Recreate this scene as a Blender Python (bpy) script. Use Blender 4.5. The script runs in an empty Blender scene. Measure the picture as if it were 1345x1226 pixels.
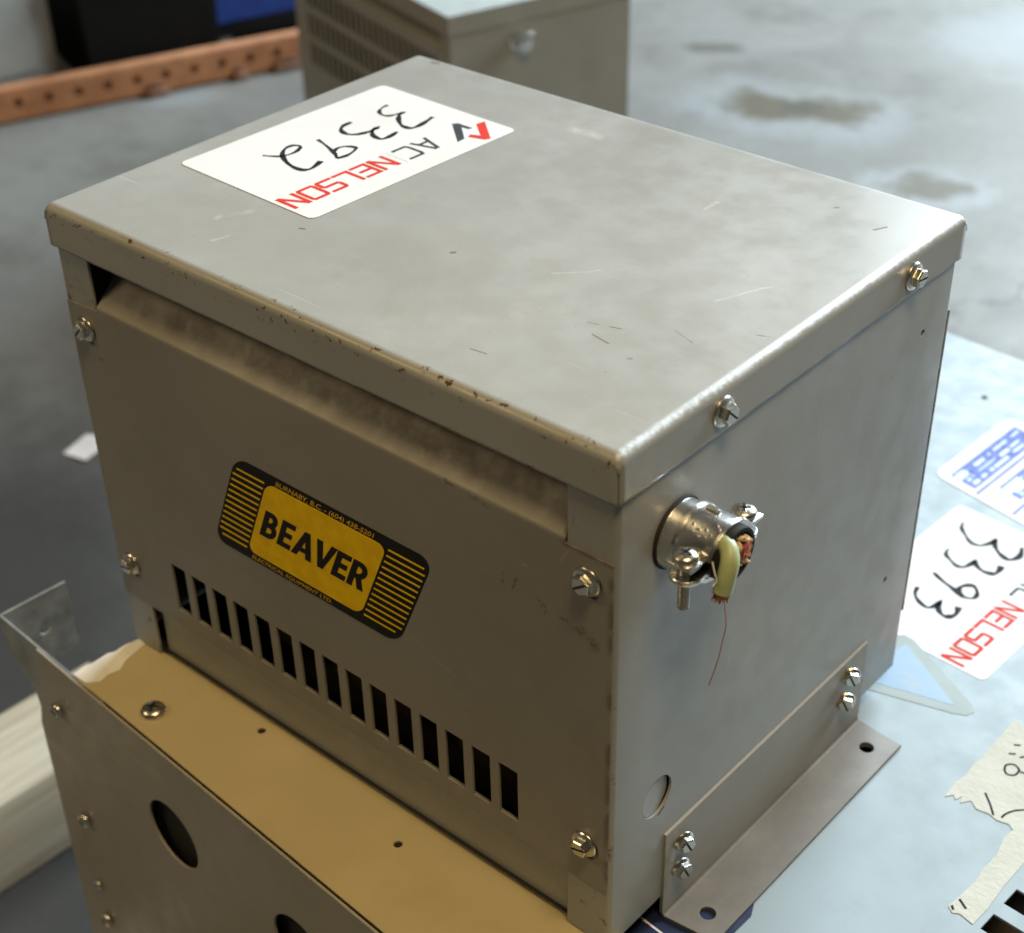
import bpy, bmesh, math, random
from mathutils import Vector, Matrix
from mathutils.geometry import delaunay_2d_cdt
random.seed(7)
SC = bpy.context.scene
COL = SC.collection
R = math.radians
# All sizes below are millimetres. x runs along the transformer's front, y away from
# its front, z up; z = 0 is the top of its lid and the shop floor lies at z = -700.
FLOOR = -700.0
def W(x, y, z): return Vector((x*.001, y*.001, (z-FLOOR)*.001))

# ------------------------------------------------------------------ camera
cam_d = bpy.data.cameras.new("camera"); cam = bpy.data.objects.new("camera", cam_d); COL.objects.link(cam)
right = Vector((0.75281512, 0.65786843, -0.02187536))
down = Vector((0.36484688, -0.44470338, -0.81800102))
fwd = Vector((-0.54786509, 0.60782238, -0.57480066))
m = Matrix((right, -down, -fwd)).transposed().to_4x4()
m.translation = W(657.4208, -393.5367, 328.7185)
cam.matrix_world = m
cam_d.sensor_fit = 'HORIZONTAL'; cam_d.sensor_width = 36.0
cam_d.lens = 36.0*2099.44/1345.0
cam_d.shift_x = (672.5-663.70)/1345.0
cam_d.shift_y = (655.26-613.0)/1345.0
cam_d.clip_start = 0.02; cam_d.clip_end = 60.0
cam_d.dof.use_dof = True; cam_d.dof.focus_distance = 0.715; cam_d.dof.aperture_fstop = 10.0
SC.camera = cam

# ------------------------------------------------------------------ world and lamps
SC.view_settings.view_transform = 'Standard'; SC.view_settings.look = 'None'
SC.view_settings.exposure = 0.0; SC.view_settings.gamma = 1.0
wd = bpy.data.worlds.new("World"); SC.world = wd; wd.use_nodes = True
bg = wd.node_tree.nodes["Background"]; bg.inputs[0].default_value = (0.86, 0.74, 0.56, 1); bg.inputs[1].default_value = 0.05

def area(name, loc, target, sx, sy, power, color):
    d = bpy.data.lights.new(name, 'AREA'); d.shape = 'RECTANGLE'; d.size = sx; d.size_y = sy
    d.energy = power; d.color = color
    o = bpy.data.objects.new(name, d); COL.objects.link(o)
    o.location = W(*loc); v = W(*target)-W(*loc)
    o.rotation_euler = v.to_track_quat('-Z', 'Y').to_euler()
    return o
# daylight through the big shop door behind and to the right; a warm lamp high over the front
area("door_daylight", (100, 5200, 2300), (0, 300, -200), 3.6, 3.0, 960, (0.78, 0.92, 1.0))
area("shop_lamp", (850, -250, 1500), (230, -30, -250), 0.6, 0.35, 20, (1.0, 0.73, 0.36))
area("shop_lamp", (-900, -1100, 1050), (150, 0, -150), 0.5, 0.3, 6.8, (1.0, 0.76, 0.42))

# ------------------------------------------------------------------ things, parts, tags
def tag(o, label=None, cat=None, group=None, kind=None):
    if label: o['label'] = label
    if cat: o['category'] = cat
    if group: o['group'] = group
    if kind: o['kind'] = kind
    return o
class Frame:
    """a thing: an Empty at its base; to(x,y,z) turns scene mm into the thing's own mm"""
    def __init__(s, name, origin, yaw=0, **kw):
        s.o = Vector(origin); s.yaw = R(yaw)
        e = bpy.data.objects.new(name, None); e.empty_display_size = .05
        COL.objects.link(e); e.location = W(*origin); e.rotation_euler = (0, 0, s.yaw); s.e = e
        tag(e, **kw)
    def to(s, x, y, z):
        d = Vector((x, y, z))-s.o
        c, n = math.cos(s.yaw), math.sin(s.yaw)
        return Vector((c*d.x+n*d.y, -n*d.x+c*d.y, d.z))

class MB:
    """collects polygons in mm and links them as one mesh object"""
    def __init__(s): s.v = []; s.f = []; s.mi = []
    def add(s, vs, fs, mat=0):
        b = len(s.v); s.v += [Vector(p) for p in vs]
        for f in fs: s.f.append([b+i for i in f]); s.mi.append(mat)
    def box(s, x0, y0, z0, x1, y1, z1, mat=0, M=None, cham=0):
        if cham:
            c = cham; vs = []
            def corner(x, y, z): return None
            bm = bmesh.new(); bmesh.ops.create_cube(bm, size=1)
            for v in bm.verts: v.co = Vector((x0+(v.co.x+.5)*(x1-x0), y0+(v.co.y+.5)*(y1-y0), z0+(v.co.z+.5)*(z1-z0)))
            bmesh.ops.bevel(bm, geom=bm.edges[:], offset=c, segments=2, affect='EDGES', profile=.5)
            bm.verts.index_update()
            vs = [v.co.copy() for v in bm.verts]; fs = [[v.index for v in f.verts] for f in bm.faces]; bm.free()
        else:
            vs = [Vector((x, y, z)) for z in (z0, z1) for y in (y0, y1) for x in (x0, x1)]
            fs = [(0, 2, 3, 1), (4, 5, 7, 6), (0, 1, 5, 4), (2, 6, 7, 3), (0, 4, 6, 2), (1, 3, 7, 5)]
        if M: vs = [M @ p for p in vs]
        s.add(vs, fs, mat)
    def lathe(s, prof, n=24, M=None, mat=0, cap0=True, cap1=True):
        """profile of (radius, height) turned round the local z axis"""
        vs = []; fs = []
        for r, h in prof:
            for k in range(n):
                a = 2*math.pi*k/n; vs.append(Vector((r*math.cos(a), r*math.sin(a), h)))
        for i in range(len(prof)-1):
            for k in range(n):
                fs.append((i*n+k, i*n+(k+1) % n, (i+1)*n+(k+1) % n, (i+1)*n+k))
        if cap0: fs.append(tuple(range(n-1, -1, -1)))
        if cap1: fs.append(tuple((len(prof)-1)*n+k for k in range(n)))
        if M: vs = [M @ p for p in vs]
        s.add(vs, fs, mat)
    def tube(s, pts, r, n=10, mat=0, caps=True):
        pts = [Vector(p) for p in pts]; N = len(pts)
        rad = r if isinstance(r, (list, tuple)) else [r]*N
        t0 = (pts[1]-pts[0]).normalized(); up = Vector((0, 0, 1)) if abs(t0.z) < .9 else Vector((1, 0, 0))
        nrm = t0.cross(up).normalized(); vs = []; fs = []
        for i in range(N):
            t = (pts[min(i+1, N-1)]-pts[max(i-1, 0)]).normalized()
            nrm = (nrm-t*nrm.dot(t)).normalized(); b = t.cross(nrm)
            for k in range(n):
                a = 2*math.pi*k/n; vs.append(pts[i]+(nrm*math.cos(a)+b*math.sin(a))*rad[i])
        for i in range(N-1):
            for k in range(n): fs.append((i*n+k, i*n+(k+1) % n, (i+1)*n+(k+1) % n, (i+1)*n+k))
        if caps: fs += [tuple(range(n-1, -1, -1)), tuple((N-1)*n+k for k in range(n))]
        s.add(vs, fs, mat)
    def poly(s, pts, mat=0): s.add(pts, [tuple(range(len(pts)))], mat)
    def slab(s, pts, th, mat=0):
        """flat outline (list of 3D points, counter-clockwise from above) given a thickness downwards"""
        n = len(pts); lo = [Vector(p)-Vector((0, 0, th)) for p in pts]
        s.add(list(pts)+lo, [tuple(range(n)), tuple(range(2*n-1, n-1, -1))]+[(i, i+n, (i+1) % n+n, (i+1) % n) for i in range(n)], mat)
    def build(s, name, mats, parent=None, smooth=35, label=None, kind=None):
        me = bpy.data.meshes.new(name)
        me.from_pydata([p*.001 for p in s.v], [], s.f)
        if not isinstance(mats, (list, tuple)): mats = [mats]
        for mm in mats: me.materials.append(mm)
        me.polygons.foreach_set('material_index', s.mi)
        bm = bmesh.new(); bm.from_mesh(me); bmesh.ops.recalc_face_normals(bm, faces=bm.faces[:]) if getattr(s, 'recalc', False) else None
        big = [f for f in bm.faces if len(f.verts) > 4]
        if big: bmesh.ops.triangulate(bm, faces=big)
        bm.to_mesh(me); bm.free()
        if smooth:
            me.polygons.foreach_set('use_smooth', [True]*len(me.polygons)); me.set_sharp_from_angle(angle=R(smooth))
        o = bpy.data.objects.new(name, me); COL.objects.link(o)
        if parent: o.parent = parent
        if label: o['label'] = label
        if kind: o['kind'] = kind
        return o
def copy(o, loc=None, rot=None):
    c = o.copy(); COL.objects.link(c); c.parent = o.parent
    if loc is not None: c.location = Vector(loc)*.001
    if rot is not None: c.rotation_euler = rot
    return c

def inside(p, poly):
    x, y = p; c = False; n = len(poly)
    for i in range(n):
        x0, y0 = poly[i]; x1, y1 = poly[i-1]
        if (y0 > y) != (y1 > y) and x < (x1-x0)*(y-y0)/(y1-y0)+x0: c = not c
    return c
def sheet(mb, outline, holes, fmap, th, cols=(), axis=1, grid=0, mat=0, flip=False):
    """sheet metal: a flat outline with holes, cut along bend columns, folded by fmap(a,b) and given thickness"""
    V = []; E = []
    def loop(pts):
        b = len(V); V.extend(Vector(p) for p in pts); n = len(pts)
        E.extend((b+i, b+(i+1) % n) for i in range(n))
    loop(outline)
    for h in holes: loop(h)
    lo = min(p[1-axis] for p in outline)-1; hi = max(p[1-axis] for p in outline)+1
    for c in cols:
        b = len(V)
        V.extend([Vector((lo, c)), Vector((hi, c))] if axis == 1 else [Vector((c, lo)), Vector((c, hi))]); E.append((b, b+1))
    if grid:
        xs = [p[0] for p in outline]; ys = [p[1] for p in outline]
        x = min(xs)+grid*.5
        while x < max(xs):
            y = min(ys)+grid*.5
            while y < max(ys):
                if inside((x, y), outline): V.append(Vector((x, y)))
                y += grid
            x += grid
    vo, eo, fo, *_ = delaunay_2d_cdt(V, E, [], 0, 1e-4)
    keep = []
    for f in fo:
        c = sum((vo[i] for i in f), Vector((0, 0)))/len(f)
        if inside(c, outline) and not any(inside(c, h) for h in holes): keep.append(tuple(f))
    used = sorted({i for f in keep for i in f}); idx = {i: k for k, i in enumerate(used)}
    P = [Vector(fmap(vo[i].x, vo[i].y)) for i in used]
    F = [tuple(idx[i] for i in f) for f in keep]
    if flip: F = [f[::-1] for f in F]
    N = [Vector((0, 0, 0)) for _ in P]; ec = {}
    for f in F:
        n = (P[f[1]]-P[f[0]]).cross(P[f[2]]-P[f[0]])
        for i in f: N[i] += n
        for a, b in zip(f, f[1:]+f[:1]): ec[(a, b)] = 1
    lower = [p-n.normalized()*th for p, n in zip(P, N)]
    k = len(P); fs = list(F)+[tuple(i+k for i in f[::-1]) for f in F]
    for (a, b) in ec:
        if (b, a) not in ec: fs.append((b, a, a+k, b+k))
    mb.add(P+lower, fs, mat)
def circ(cx, cy, r, n=20): return [(cx+r*math.cos(2*math.pi*k/n), cy+r*math.sin(2*math.pi*k/n)) for k in range(n)]
def rect(x0, y0, x1, y1): return [(x0, y0), (x1, y0), (x1, y1), (x0, y1)]
def rrect(x0, y0, x1, y1, r, n=5):
    o = []
    for cx, cy, a in ((x1-r, y0+r, -90), (x1-r, y1-r, 0), (x0+r, y1-r, 90), (x0+r, y0+r, 180)):
        for k in range(n+1):
            t = R(a+90*k/n); o.append((cx+r*math.cos(t), cy+r*math.sin(t)))
    return o
def fold(pts, r, n=4):
    """rounded 2D path; gives a function arc length -> point, the bend columns and the length"""
    pts = [Vector(p) for p in pts]; out = [pts[0]]
    for i in range(1, len(pts)-1):
        a = (pts[i-1]-pts[i]).normalized(); b = (pts[i+1]-pts[i]).normalized()
        ang = a.angle(b); d = r/math.tan(ang/2); p0 = pts[i]+a*d; p1 = pts[i]+b*d
        c = pts[i]+(a+b).normalized()*(r/math.sin(ang/2))
        for k in range(n+1):
            t = k/n; q = (p0-c).lerp(p1-c, t).normalized()*r
            out.append(c+q)
    out.append(pts[-1]); S = [0]
    for i in range(1, len(out)): S.append(S[-1]+(out[i]-out[i-1]).length)
    def pos(s):
        for i in range(1, len(S)):
            if s <= S[i]+1e-6:
                t = (s-S[i-1])/max(S[i]-S[i-1], 1e-9); return out[i-1].lerp(out[i], t)
        return out[-1]
    return pos, S[1:-1], S[-1]
def ribbon(mb, pts, w, fmap, mat=0, lift=0.0, n=0, cap=0):
    """a pen or print stroke: polyline with width(s), mapped onto a surface by fmap(a,b,lift)"""
    P = [Vector(p) for p in pts]
    if n:
        Q = []
        for i in range(len(P)-1):
            p0 = P[max(i-1, 0)]; p1 = P[i]; p2 = P[i+1]; p3 = P[min(i+2, len(P)-1)]
            for k in range(n):
                t = k/n; Q.append(.5*((2*p1)+(p2-p0)*t+(2*p0-5*p1+4*p2-p3)*t*t+(3*p1-p0-3*p2+p3)*t**3))
        Q.append(P[-1]); P = Q
    N = len(P); vs = []
    ws = [w[0]+(w[1]-w[0])*i/(N-1) for i in range(N)] if isinstance(w, tuple) else [w]*N
    if isinstance(w, tuple): ws = [q*(1+.28*math.sin(i*.55+P[0].x)+random.uniform(-.06, .06)) for i, q in enumerate(ws)]
    for i in range(N):
        a = (P[i]-P[i-1]).normalized() if i else None
        b = (P[i+1]-P[i]).normalized() if i < N-1 else None
        if a is None: a = b
        if b is None: b = a
        t = (a+b); t = t.normalized() if t.length > .2 else a
        nn = Vector((-t.y, t.x)); k = 1/max(.45, nn.dot(Vector((-a.y, a.x))))
        vs += [P[i]+nn*ws[i]*.5*k, P[i]-nn*ws[i]*.5*k]
    fs = [(2*i, 2*i+1, 2*i+3, 2*i+2) for i in range(N-1)]
    mb.add([fmap(v.x, v.y, lift) for v in vs], fs, mat)

# ------------------------------------------------------------------ materials
class NG:
    def __init__(s, name):
        s.m = bpy.data.materials.new(name); s.m.use_nodes = True; s.t = s.m.node_tree
        s.b = s.t.nodes["Principled BSDF"]
        s.co = s.node('ShaderNodeTexCoord').outputs['Object']
    def node(s, typ, **kw):
        n = s.t.nodes.new(typ)
        for k, v in kw.items(): setattr(n, k, v)
        return n
    def link(s, a, b):
        if hasattr(a, 'is_linked') or isinstance(a, bpy.types.NodeSocket): s.t.links.new(a, b)
        else:
            try: b.default_value = a
            except Exception: b.default_value = (*a, 1)
    def math(s, op, a, b=None, c=None, clamp=False):
        n = s.node('ShaderNodeMath', operation=op); n.use_clamp = clamp
        for i, v in enumerate((a, b, c)):
            if v is not None: s.link(v, n.inputs[i])
        return n.outputs[0]
    def noise(s, scale, detail=4, rough=.55, co=None, dist=0):
        n = s.node('ShaderNodeTexNoise'); n.inputs['Scale'].default_value = scale
        n.inputs['Detail'].default_value = detail; n.inputs['Roughness'].default_value = rough; n.inputs['Distortion'].default_value = dist
        s.link(co or s.co, n.inputs['Vector']); return n.outputs['Fac']
    def map(s, scale=(1, 1, 1), rot=(0, 0, 0), loc=(0, 0, 0)):
        n = s.node('ShaderNodeMapping'); s.link(s.co, n.inputs[0])
        n.inputs['Location'].default_value = loc; n.inputs['Rotation'].default_value = rot; n.inputs['Scale'].default_value = scale
        return n.outputs[0]
    def step(s, v, lo, hi):
        n = s.node('ShaderNodeMapRange', interpolation_type='SMOOTHSTEP'); s.link(v, n.inputs[0])
        n.inputs[1].default_value = lo; n.inputs[2].default_value = hi; return n.outputs[0]
    def mix(s, f, a, b):
        n = s.node('ShaderNodeMix', data_type='RGBA'); s.link(f, n.inputs[0])
        s.link(a, n.inputs[6]); s.link(b, n.inputs[7]); return n.outputs[2]
    def xyz(s, off=(0, 0, 0)):
        """object coordinates back in scene mm"""
        n = s.node('ShaderNodeSeparateXYZ'); s.link(s.co, n.inputs[0])
        return [s.math('MULTIPLY_ADD', n.outputs[i], 1000.0, off[i]) for i in range(3)]
    def seg(s, a, b, p, q, w, soft=.6):
        """mask of a short mark from p to q in the (a,b) plane"""
        dx, dy = q[0]-p[0], q[1]-p[1]; L = max(dx*dx+dy*dy, 1e-6)
        u = s.math('SUBTRACT', a, p[0]); v = s.math('SUBTRACT', b, p[1])
        t = s.math('ADD', s.math('MULTIPLY', u, dx/L), s.math('MULTIPLY', v, dy/L), clamp=True)
        ex = s.math('MULTIPLY_ADD', t, -dx, u); ey = s.math('MULTIPLY_ADD', t, -dy, v)
        d = s.math('SQRT', s.math('ADD', s.math('MULTIPLY', ex, ex), s.math('MULTIPLY', ey, ey)))
        return s.step(d, w+soft*w, w-soft*w)
    def mx(s, *a):
        r = a[0]
        for x in a[1:]: r = s.math('MAXIMUM', r, x)
        return r
    def bump(s, h, strength=.2, dist=.001, normal=None):
        n = s.node('ShaderNodeBump'); n.inputs['Strength'].default_value = strength; n.inputs['Distance'].default_value = dist
        s.link(h, n.inputs['Height'])
        if normal: s.link(normal, n.inputs['Normal'])
        return n.outputs[0]
    def bevel(s, r=.0006):
        n = s.node('ShaderNodeBevel'); n.samples = 4; n.inputs['Radius'].default_value = r; return n.outputs[0]
    def out(s, color=None, rough=None, metal=None, normal=None, spec=None):
        if color is not None: s.link(color, s.b.inputs['Base Color'])
        if rough is not None: s.link(rough, s.b.inputs['Roughness'])
        if metal is not None: s.link(metal, s.b.inputs['Metallic'])
        if normal is not None: s.link(normal, s.b.inputs['Normal'])
        if spec is not None: s.link(spec, s.b.inputs['Specular IOR Level'])
        return s.m
RUST = (.10, .033, .010, 1)
def paint(name, col, rough=.38, wear=.5, off=None, rustmask=None, dark=None, light=None, bev=.0006, wave=.5, metal_edge=None):
    g = NG(name)
    big = g.noise(9, 3); mid = g.noise(55, 4); fine = g.noise(1500, 2, .5)
    c = g.mix(g.step(big, .3, .75), (col[0]*.93, col[1]*.93, col[2]*.92, 1), (col[0]*1.05, col[1]*1.05, col[2]*1.06, 1))
    drt = g.step(g.noise(22, 6, .72), .52, .78); c = g.mix(g.math('MULTIPLY', drt, .28), c, (col[0]*.62, col[1]*.56, col[2]*.46, 1))
    sp = g.step(g.noise(420, 2, .5), .70, .80); c = g.mix(g.math('MULTIPLY', sp, .35*wear), c, (col[0]*.45, col[1]*.38, col[2]*.3, 1))
    # hair scratches lying in several directions
    for k, (rz, sx, sy, th) in enumerate(((.5, 5, 420, .735), (-.9, 7, 520, .745), (1.4, 6, 380, .75))):
        s1 = g.noise(1.0, 2, .5, co=g.map((sx, sy, sx*4), (0, 0, rz), (k*3.1, k*1.7, 0)))
        brk = g.step(g.noise(30+7*k, 2), .5, .62)
        f = g.math('MULTIPLY', g.math('MULTIPLY', g.step(s1, th, th+.03), brk), .5*wear)
        c = g.mix(f, c, (min(col[0]*1.7, .8), min(col[1]*1.7, .8), min(col[2]*1.75, .8), 1) if k < 2 else (col[0]*.5, col[1]*.45, col[2]*.4, 1))
    r = g.math('MULTIPLY_ADD', g.step(mid, .3, .7), .13, rough-.05)
    X = g.xyz(off) if off is not None else None
    metal = None
    if light: # pale scuffs given as marks
        f = g.math('MULTIPLY', g.math('MULTIPLY', light(g, X), g.step(g.noise(70, 4, .7), .32, .62)), .34); c = g.mix(f, c, (.62, .62, .58, 1))
    if metal_edge: # paint rubbed through to bright metal
        f = metal_edge(g, X); f2_ = f; c = g.mix(f, c, (.42, .44, .46, 1)); metal = g.math('MULTIPLY', f, .25)
    if dark:
        f = g.math('MULTIPLY', dark(g, X), .75); c = g.mix(f, c, (.035, .022, .013, 1))
    if rustmask:
        f = rustmask(g, X); c = g.mix(f, c, g.mix(g.noise(300, 3), RUST, (.045, .022, .012, 1))); r = g.math('MULTIPLY_ADD', f, .35, r, clamp=True)
    if metal_edge: r = g.math('MULTIPLY_ADD', f2_, .22, r, clamp=True)
    nb = g.bevel(bev)
    n1 = g.bump(g.noise(7, 1, .4), .35*wave, .004, nb)
    n2 = g.bump(fine, .10, .0004, n1)
    return g.out(c, r, metal, n2)
def plain(name, col, rough=.5, metal=0, var=.15, scale=40, bump=.1, bev=None, spec=None):
    g = NG(name); f = g.noise(scale, 4)
    c = g.mix(g.step(f, .3, .7), tuple(x*(1-var) for x in col)+(1,), tuple(min(x*(1+var), .95) for x in col)+(1,))
    n = g.bump(g.noise(scale*6, 3), bump, .0006, g.bevel(bev) if bev else None)
    return g.out(c, g.math('MULTIPLY_ADD', g.noise(scale*2, 3), .2, rough-.1), metal, n, spec)

OT = (180, 134, -278.5)                       # the transformer's base point
TAN = (.303, .310, .304)
def rust_lid(g, X):
    x, y, z = X
    edge = g.step(g.math('ADD', y, g.math('MULTIPLY', z, -.5)), 6.5, 2.5)
    spots = g.step(g.noise(210, 3, .7), .60, .68); a = g.math('MULTIPLY', edge, spots)
    low = g.math('MULTIPLY', g.step(z, -19.4, -22.0), g.step(g.noise(90, 4, .7), .52, .64))
    near = g.math('MULTIPLY', g.step(x, 240, 330), g.step(y, 10, 0)); low = g.math('MULTIPLY', low, g.math('MULTIPLY_ADD', near, .9, .1))
    s = [g.seg(x, y, p, q, w) for p, q, w in (((293, 68), (303, 66), .45), ((334, 226), (337, 232), .7), ((262, 26), (270, 27), .35), ((196, 86), (197, 87), .9), ((122, 60), (124, 61), .7), ((307, 236), (308, 237), .8), ((18, 262), (22, 263), 1.2))]
    return g.mx(a, low, g.math('MULTIPLY', g.mx(*s), .8))
def scuff_lid(g, X):
    x, y, z = X; wob = g.math('MULTIPLY', g.noise(120, 3), 5); x2 = g.math('ADD', x, wob)
    s = [g.seg(x2, y, p, q, w, .9) for p, q, w in (((84, 44), (92, 60), 2.0), ((101, 26), (106, 40), .9), ((262, 196), (262, 207), 1.0), ((150, 235), (166, 236), 3.0), ((330, 150), (318, 124), .5), ((248, 100), (262, 116), .5))]
    smear = g.math('MULTIPLY', g.step(g.noise(11, 4, .6), .45, .85), .5)
    return g.mx(smear, *s)
def dark_lid(g, X):
    x, y, z = X; s = [g.seg(x, y, p, q, w) for p, q, w in (((285, 75), (302, 80), .3), ((318, 92), (330, 88), .2), ((317, 61), (318, 62), .7), ((347, 110), (352, 112), .35))]
    return g.math('MULTIPLY', g.mx(*s), g.step(g.noise(140, 4, .7), .36, .6))
def edge_lid(g, X):
    x, y, z = X
    a = g.step(g.math('ADD', x, g.math('MULTIPLY', g.noise(160, 4, .7), 5)), 357.6, 360.4)
    return g.math('MULTIPLY', g.math('MULTIPLY', a, g.step(z, -3.2, -1.0)), g.step(g.noise(300, 4, .75), .42, .6))
def rust_panel(g, X):
    x, y, z = X; w = g.math('MULTIPLY_ADD', g.noise(160, 3), 9, -4.5); x2 = g.math('ADD', x, w); z2 = g.math('ADD', z, w)
    s = [g.seg(x2, z2, p, q, r, .9) for p, q, r in (((331, -92), (347, -96), 1.1), ((342, -93), (350, -98), 1.6), ((298, -90), (299, -84), .5), ((304, -90), (306, -84), .5), ((318, -88), (322, -94), .7), ((14, -82), (27, -80), .9), ((268, -50), (292, -54), .8))]
    spots = g.math('MULTIPLY', g.step(g.noise(130, 4, .7), .73, .8), .5)
    edge = g.math('MULTIPLY', g.step(x, 353.5, 356.5), g.step(g.noise(80, 3), .4, .6))
    tip = g.math('MULTIPLY', g.step(z, -55.0, -53.0), g.math('MULTIPLY', g.step(x, 329, 333), g.step(g.noise(100, 3), .35, .55)))
    grime = g.math('MULTIPLY', g.step(z, -51, -42), g.math('MULTIPLY_ADD', g.step(g.noise(35, 4, .7), .4, .7), .35, .15))
    return g.mx(g.math('MULTIPLY', g.mx(*s), g.math('MULTIPLY', g.step(g.noise(260, 4, .7), .38, .62), .7)), spots, g.math('MULTIPLY', edge, .5), g.math('MULTIPLY', tip, .6), grime)
def light_panel(g, X):
    x, y, z = X
    return g.mx(*[g.math('MULTIPLY', g.seg(x, z, p, q, r), k) for p, q, r, k in (((240, -151), (276, -163), .35, .5), ((268, -150), (290, -158), .3, .3), ((310, -74), (318, -75), .4, .6), ((330, -63), (335, -55), .35, .5), ((150, -75), (152, -78), .4, .3))])
def rust_wall(g, X):
    x, y, z = X
    spots = g.math('MULTIPLY', g.step(g.noise(110, 4, .7), .74, .8), .45)
    edge = g.math('MULTIPLY', g.step(y, 6, 2.5), g.math('MULTIPLY', g.step(g.noise(70, 4, .7), .58, .68), .7))
    return g.mx(spots, edge, g.seg(y, z, (38, -218), (42, -216), .6))
P_lid = paint('lid_paint', TAN, .35, 1.0, OT, rust_lid, dark_lid, scuff_lid, wave=.35, metal_edge=edge_lid)
P_panel = paint('panel_paint', (.235, .224, .20), .42, .5, OT, rust_panel, None, light_panel, wave=.35)
P_wall = paint('wall_paint', TAN, .36, .5, OT, rust_wall, wave=.6)
def grime_foot(g, X):
    n = g.step(g.noise(28, 4, .65), .2, .75); return g.math('MULTIPLY', g.step(X[2], -288.5, -290.2), g.math('MULTIPLY_ADD', n, .35, .5))
P_foot = paint('foot_paint', (.30, .285, .26), .46, .9, OT, None, grime_foot)
P_beige = paint('beige_paint', (.46, .385, .225), .42, .35)
P_brown = paint('brown_grey_paint', (.33, .31, .265), .45, .5)
P_blue = paint('pale_blue_paint', (.25, .315, .36), .50, .4)
P_bright = paint('light_grey_paint', (.40, .425, .42), .45, .3)
P_back = paint('back_paint', (.33, .32, .285), .42, .3)
def steel(name, col, rough, dirt_or_shade=.3):
    g = NG(name); n = g.noise(300, 4); d = g.step(g.noise(90, 4, .7), .55, .75)
    c = g.mix(g.math('MULTIPLY', d, dirt_or_shade), col+(1,), (.12, .09, .06, 1))
    return g.out(c, g.math('MULTIPLY_ADD', n, .22, rough-.1), 1.0, g.bump(g.noise(700, 3), .12, .0004, g.bevel(.0004)))
ZINC = steel('zinc_steel', (.62, .60, .54), .26); CAST = steel('cast_zinc', (.74, .74, .73), .24, .25); GALV = plain('galvanised_steel', (.30, .315, .31), .5, .45, .22, 60, .1, .0004)
DARK = plain('dark_inside', (.012, .011, .010), .8); BLACK = plain('black_jacket', (.014, .013, .012), .75, bev=.0005, spec=.2)
COIL = plain('coil_varnish', (.075, .052, .032), .45)
WHITE = plain('white_vinyl', (.64, .64, .66), .6, var=.03, scale=14, bump=.03, spec=.25); BLKINK = plain('black_print', (.009, .008, .007), .55, spec=.15, bump=.02)
PEN = plain('marker_pen', (.012, .014, .02), .7, spec=.1, var=.5, scale=150, bump=.0); REDINK = plain('red_print', (.54, .035, .022), .7, spec=.1, bump=.02, var=.06)
GREYINK = plain('grey_print', (.04, .05, .06), .7, spec=.1, bump=.02); PALEINK = plain('pale_grey_print', (.55, .55, .56), .5, bump=.0)
YEL = plain('yellow_print', (.93, .57, .004), .6, spec=.12, scale=130, var=.09, bump=.02); YELTXT = plain('yellow_small_print', (.70, .42, .02), .6, spec=.15, bump=.0)
COPPER = steel('bare_copper', (.62, .24, .11), .34, .2); GREEN = plain('green_insulation', (.36, .42, .22), .42, var=.08, scale=120)
RED = plain('red_insulation', (.38, .05, .025), .4); PAPER = plain('paper_filler', (.60, .42, .26), .85, var=.3, scale=400, bump=.6)
NAVY = plain('navy_label', (.007, .014, .06), .45); TAPE = plain('masking_tape', (.50, .51, .47), .8, var=.05, scale=60, bump=.5, spec=.15)
PERI = plain('blue_label_print', (.14, .19, .52), .7, spec=.15, var=.3, scale=160, bump=.02); PALEBLUE = plain('pale_blue_print', (.36, .44, .72), .45, var=.1, scale=90, bump=.0)
TANINK = plain('tan_print', (.55, .50, .42), .5, bump=.0)
PEELED = plain('peeled_white', (.72, .70, .66), .8, var=.08)

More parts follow.
